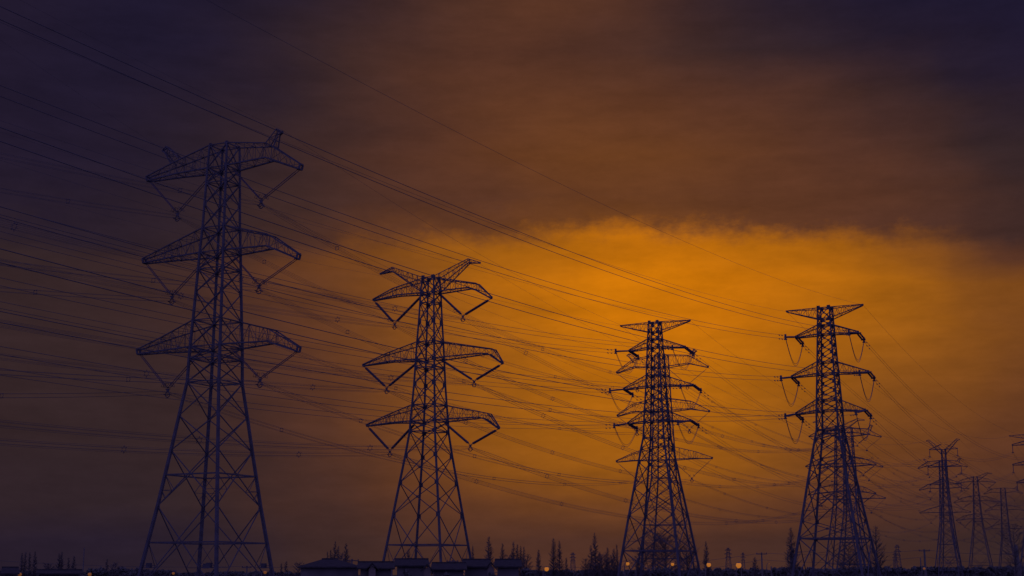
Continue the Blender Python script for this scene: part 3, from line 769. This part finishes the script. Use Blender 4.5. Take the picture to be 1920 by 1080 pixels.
leafy(1240, 1060, 50, 230, 'dark leafy clump inside the foot of the third big pylon', 900)
leafy(1290, 1063, 34, 230, 'low leafy clump by the right legs of the third big pylon', 600)
leafy(1550, 1063, 30, 240, 'low leafy clump inside the foot of the fourth big pylon', 500)
leafy(818, 1054, 34, 290, 'leafy tree between the house roofs behind the second big pylon', 600)
# a continuous low wood along the horizon
def wood(x0, x1, d, yt, step, amp, seed, nm, lab):
    rnd = random.Random(seed); mb = MB(); x = x0
    while x < x1:
        yy = yt(x)+rnd.uniform(-amp, amp); r = rnd.uniform(5, 10)*d/2667
        X, Y, H = px(x, yy, d+rnd.uniform(-15, 15))
        if H > 1.0:
            for _ in range(150):
                v = Vector((rnd.gauss(0, 1), rnd.gauss(0, 1), rnd.gauss(0, 1))).normalized()*rnd.uniform(.75, 1.0)
                c = Vector((X+v.x*r, Y+v.y*r, max(.1, H-r*.8+v.z*r*.8 if rnd.random() < .6 else rnd.uniform(0, H-r*.5))))
                s = rnd.uniform(.3, .7); a = Vector((rnd.gauss(0, 1), rnd.gauss(0, 1), rnd.gauss(0, 1))).normalized(); b = a.orthogonal().normalized()
                k = len(mb.v); mb.v += [c-a*s, c+b*s*.7, c+a*s, c-b*s*.7]; mb.f.append((k, k+1, k+2, k+3))
            mb.ball((X, Y, (H-r*.5)/2), r*.85, 8, 6, (H-r*.4)/2/(r*.85))
        x += step*rnd.uniform(.6, 1.3)
    tag(mb.build(nm, M['leaf']), lab, 'wood', kind='stuff')
wood(1295, 1990, 420, lambda x: 1064 if x > 1600 else (1066 if x > 1450 else 1067), 9, 2.6, 3, 'distant_wood', 'low dark belt of scrub and trees along the horizon at right')
wood(985, 1300, 430, lambda x: 1070, 9, 2.0, 5, 'distant_wood', 'thin dark belt of scrub along the horizon at centre')
wood(-70, 560, 420, lambda x: 1073 if x < 200 else (1070 if x < 330 else 1074), 9, 2.0, 9, 'distant_wood', 'thin dark belt of scrub along the horizon at left')
wood(225, 262, 400, lambda x: 1067, 7, 4, 12, 'distant_wood', 'ragged scrub clump left of the largest pylon')

# ------------------------------------------------------------------ houses
def house(x0, x1, yr, ye, d, depth, label, rot=0.0, gable=None, wall='darkwall', wins=(), hip=0.0, lit=()):
    """x0..x1 eaves columns, yr ridge row, ye eave row"""
    xa, ya, zr = px(x0, yr, d); xb, yb, _ = px(x1, yr, d); _, _, ze = px((x0+x1)/2, ye, d)
    c = Vector(((xa+xb)/2, (ya+yb)/2+depth/2, 0)); L = math.hypot(xb-xa, yb-ya)
    root = empty('house', c, math.atan2(yb-ya, xb-xa)+rot); tag(root, label, 'house', 'houses along the horizon')
    w = MB(); w.box((0, 0, ze/2), L-.8, depth-.8, ze)
    h = L/2-.4; k = len(w.v)
    if not hip:
        for sx in (-1, 1):
            k = len(w.v); w.v += [Vector((sx*h, -(depth-.8)/2, ze)), Vector((sx*h, (depth-.8)/2, ze)), Vector((sx*h, 0, zr-.25)), Vector((sx*(h-.2), -(depth-.8)/2, ze)), Vector((sx*(h-.2), (depth-.8)/2, ze)), Vector((sx*(h-.2), 0, zr-.25))]
            w.f += [(k, k+1, k+2), (k+3, k+5, k+4), (k, k+2, k+5, k+3), (k+1, k+4, k+5, k+2)]
    w.build('wall', M[wall], root)
    r = MB(); e = L/2; hd = depth/2+.3; rl = e-hip
    V = [(-e-.1, -hd, ze-.1), (e+.1, -hd, ze-.1), (e+.1, hd, ze-.1), (-e-.1, hd, ze-.1), (-rl, 0, zr), (rl, 0, zr)]
    r.v = [Vector(v) for v in V]+[Vector((v[0], v[1], v[2]+.18)) for v in V]
    for f in ((0,1,5,4), (1,2,5), (2,3,4,5), (3,0,4)):
        if not hip and len(f) == 3: continue
        r.f.append(tuple(reversed(f))); r.f.append(tuple(i+6 for i in f))
    for a, b in ((0,1),(1,2),(2,3),(3,0)):
        if not hip and (a, b) in ((1,2),(3,0)): continue
        r.f.append((a, b, b+6, a+6))
    if not hip: r.f += [(1,5,11,7), (5,2,8,11), (0,6,10,4), (4,10,9,3)]
    rf = r.build('roof', M['roof'], root)
    m = MB(); m.bar((-rl, 0, zr+.2), (rl, 0, zr+.2), .3); m.build('ridge', M['roof'], rf)
    for q, (wx, wz, ww, wh) in enumerate(wins):
        m = MB(); y = -(depth-.8)/2; z = ze*wz
        for dx, dz, sx, sz in ((0, wh/2, ww+.2, .12), (0, -wh/2, ww+.2, .12), (-ww/2, 0, .12, wh), (ww/2, 0, .12, wh), (0, 0, .07, wh)):
            m.box((wx*L/2+dx, y-.03, z+dz), sx, .14, sz)
        o = m.build('window', M['wall'], root)
        m = MB(); m.box((wx*L/2, y-.01, z), ww-.1, .06, wh-.1); m.build('pane', M['litpane' if q in lit else 'pane'], o)
def gable_front(x0, x1, yr, ye, d, label):
    xa, ya, zr = px(x0, yr, d); xb, yb, _ = px(x1, yr, d); _, _, ze = px((x0+x1)/2, ye, d)
    W = math.hypot(xb-xa, yb-ya); root = empty('house', ((xa+xb)/2, (ya+yb)/2, 0), math.atan2(yb-ya, xb-xa)); tag(root, label, 'house', 'houses along the horizon')
    w = MB(); D = 9; h = W/2-.3
    V = [(-h,0,0),(h,0,0),(h,0,ze),(0,0,zr-.2),(-h,0,ze)]
    w.v = [Vector(v) for v in V]+[Vector((v[0], D, v[2])) for v in V]
    w.f = [(0,1,2,3,4),(9,8,7,6,5),(0,5,6,1),(1,6,7,2),(2,7,8,3),(3,8,9,4),(4,9,5,0)]
    w.build('wall', M['wall'], root)
    r = MB()
    for sg in (-1, 1):
        k = len(r.v); P = [(0,-.4,zr),(sg*(W/2+.1),-.4,ze-.15),(sg*(W/2+.1),D+.3,ze-.15),(0,D+.3,zr)]
        r.v += [Vector(p) for p in P]+[Vector((p[0], p[1], p[2]+.2)) for p in P]
        for f in ((0,1,2,3),(7,6,5,4),(0,4,5,1),(1,5,6,2),(2,6,7,3),(3,7,4,0)): r.f.append(tuple(k+i for i in f))
    r.build('roof', M['roof'], root)
    m = MB(); z = ze*.55
    for dx, dz, sx, sz in ((0,.7,1.5,.12),(0,-.7,1.5,.12),(-.7,0,.12,1.4),(.7,0,.12,1.4),(0,0,.07,1.4)): m.box((dx, -.03, z+dz), sx, .14, sz)
    o = m.build('window', M['darkwall'], root); m = MB(); m.box((0, -.01, z), 1.3, .06, 1.3); m.build('pane', M['pane'], o)
house(549, 668, 1050.5, 1063.5, 200, 11, 'long low building with a hipped dark roof between the two largest pylons', hip=3.2, wins=((-.5,.45,1.6,1.2),(.3,.45,1.6,1.2)))
house(664, 733, 1056.5, 1066, 190, 9, 'low dark roofed house joining the long hipped building on its right', wins=((0,.5,1.4,1.1),))
gable_front(687, 709, 1058, 1067, 181, 'small pale gabled house front between the long building and the second big pylon')
house(735, 800, 1050.5, 1061, 205, 9, 'dark roofed house behind the left legs of the second big pylon', wins=((.25,.45,1.3,1.4),(-.3,.45,1.2,1.2)), lit=(0,))
gable_front(790, 812, 1060, 1070, 186, 'small gabled house front seen between the second big pylon\'s legs')
house(806, 872, 1058, 1068, 195, 9, 'dark house behind the right legs of the second big pylon', wins=((.2,.5,1.2,1.1),))
house(865, 919, 1051.5, 1063, 200, 9, 'house with a dark pitched roof just right of the second big pylon', wins=((-.3,.5,1.2,1.2),))
gable_front(910, 931, 1055.5, 1067, 188, 'pale gable end beside the wide bare tree')
house(927, 978, 1051.5, 1063, 200, 9, 'last dark roofed house at the right of the row, with a pale window', wins=((-.15,.5,1.3,1.5),(.5,.5,1.1,1.2)))
house(-20, 13, 1067, 1076, 200, 9, 'small dark roof at the bottom left corner', wins=((0,.5,1.2,1),))
house(48, 136, 1071.5, 1076, 210, 9, 'long low dark roof at the bottom left', wins=((0,.5,1.2,1),))

# ------------------------------------------------------------------ street lamps
def lamp(x, y, d, r, label, m='lamp', double=False):
    X, Y, H = px(x, y, d); root = empty('street_lamp', (X, Y, 0)); tag(root, label, 'street lamp', 'lit street lamps')
    for s in ((-1, 1) if double else (-1,)):
        mb = MB(); xo = s*.35 if double else -.5
        mb.path([(xo, 0, 0), (xo, 0, H-.5), (xo*.8, 0, H-.05), (0, 0, H+.18)], [.09, .07, .05, .04], 7); mb.build('pole', M['conc'], root)
    mb = MB(); mb.path([(0,0,H+r*.75), (0,0,H+r*.95), (0,0,H+r*1.15)], [r*.7, r*.55, r*.1], 10); mb.build('lamp_cap', M['steel'], root)
    r *= .95; mb = MB(); mb.ball((0, 0, H), r, 14, 9); mb.build('lamp_globe', M[m], root)
lamp(1025, 1067, 200, .32, 'glowing street lamp nearest the centre, beside two bare spire trees')
lamp(1385, 1060, 200, .40, 'largest glowing street lamp, between the third and fourth big pylons, on two poles', double=True)
lamp(1329, 1059, 200, .32, 'glowing street lamp just right of the third big pylon\'s foot', double=False)
lamp(1261, 1058, 220, .26, 'glowing street lamp seen between the legs of the third big pylon')
lamp(1177, 1057, 210, .27, 'glowing street lamp at the left leg of the third big pylon')
lamp(1198, 1062, 260, .20, 'small glowing street lamp just inside the third big pylon\'s left leg', 'lampsmall')
lamp(1733, 1066, 300, .26, 'small glowing street lamp below the utility pole by the horned pylon', 'lampsmall')
lamp(1482, 1031, 260, .10, 'tiny light on the post beside the tall bare tree', 'lampsmall')
lamp(1442, 1057, 300, .12, 'tiny light above the short plain post', 'lampsmall')
lamp(497, 1073, 200, .24, 'dim street lamp at the right foot of the largest pylon', 'lampsmall')
lamp(37, 1077, 200, .26, 'dim street lamp near the bottom left corner', 'lampsmall')
lamp(168, 1077, 200, .26, 'dim street lamp under the round leafy tree', 'lampsmall')
lamp(325, 1075, 200, .20, 'dim street lamp inside the left foot of the largest pylon', 'lampsmall')
lamp(1907, 1060, 260, .2, 'small lamp low at the right edge by the leaning pole', 'lampsmall')


for q, (x, y, w, d, l) in enumerate(((543, 1066, 16, 215, 'dark bush at the left end of the long hipped building'), (601, 1056, 14, 235, 'treetop just over the left half of the long hipped roof'),
        (722, 1056, 18, 230, 'bushy treetop behind the roof left of the second pylon'), (765, 1057, 16, 180, 'dark bush in front of the house behind the second pylon\'s left legs'),
        (838, 1062, 22, 175, 'dark bush before the house behind the second pylon\'s right legs'), (862, 1057, 14, 225, 'treetop in the gap right of the second pylon\'s foot'),
        (922, 1062, 12, 175, 'small dark bush below the pale gable end'), (996, 1064, 16, 215, 'low bush just right of the last house'))):
    leafy(x, y, w, d, l, 420)
for x, y, w, d, l in ((1129, 1040, 24, 240, 'short broad bare tree in the dense group left of the third pylon'), (1146, 1043, 20, 240, 'low broad bare tree nearest the third pylon in the dense group'), (1098, 1048, 16, 245, 'low broad bare tree at the left end of the dense group'),
        (955, 1040, 20, 230, 'broad bare crown behind the last gabled roof'), (988, 1040, 16, 240, 'broad bare crown right of the last gabled roof'), (640, 1040, 26, 240, 'broad bare crown among the five spires behind the long roof'),
        (560, 1056, 14, 240, 'faint bare crown over the left end of the long roof'), (217, 1056, 16, 250, 'low broad bare crown right of the round leafy tree'), (92, 1058, 20, 250, 'low broad bare crown above the long low roof')):
    bare_tree(x, y, w, d, l, 'round', dens=.6)
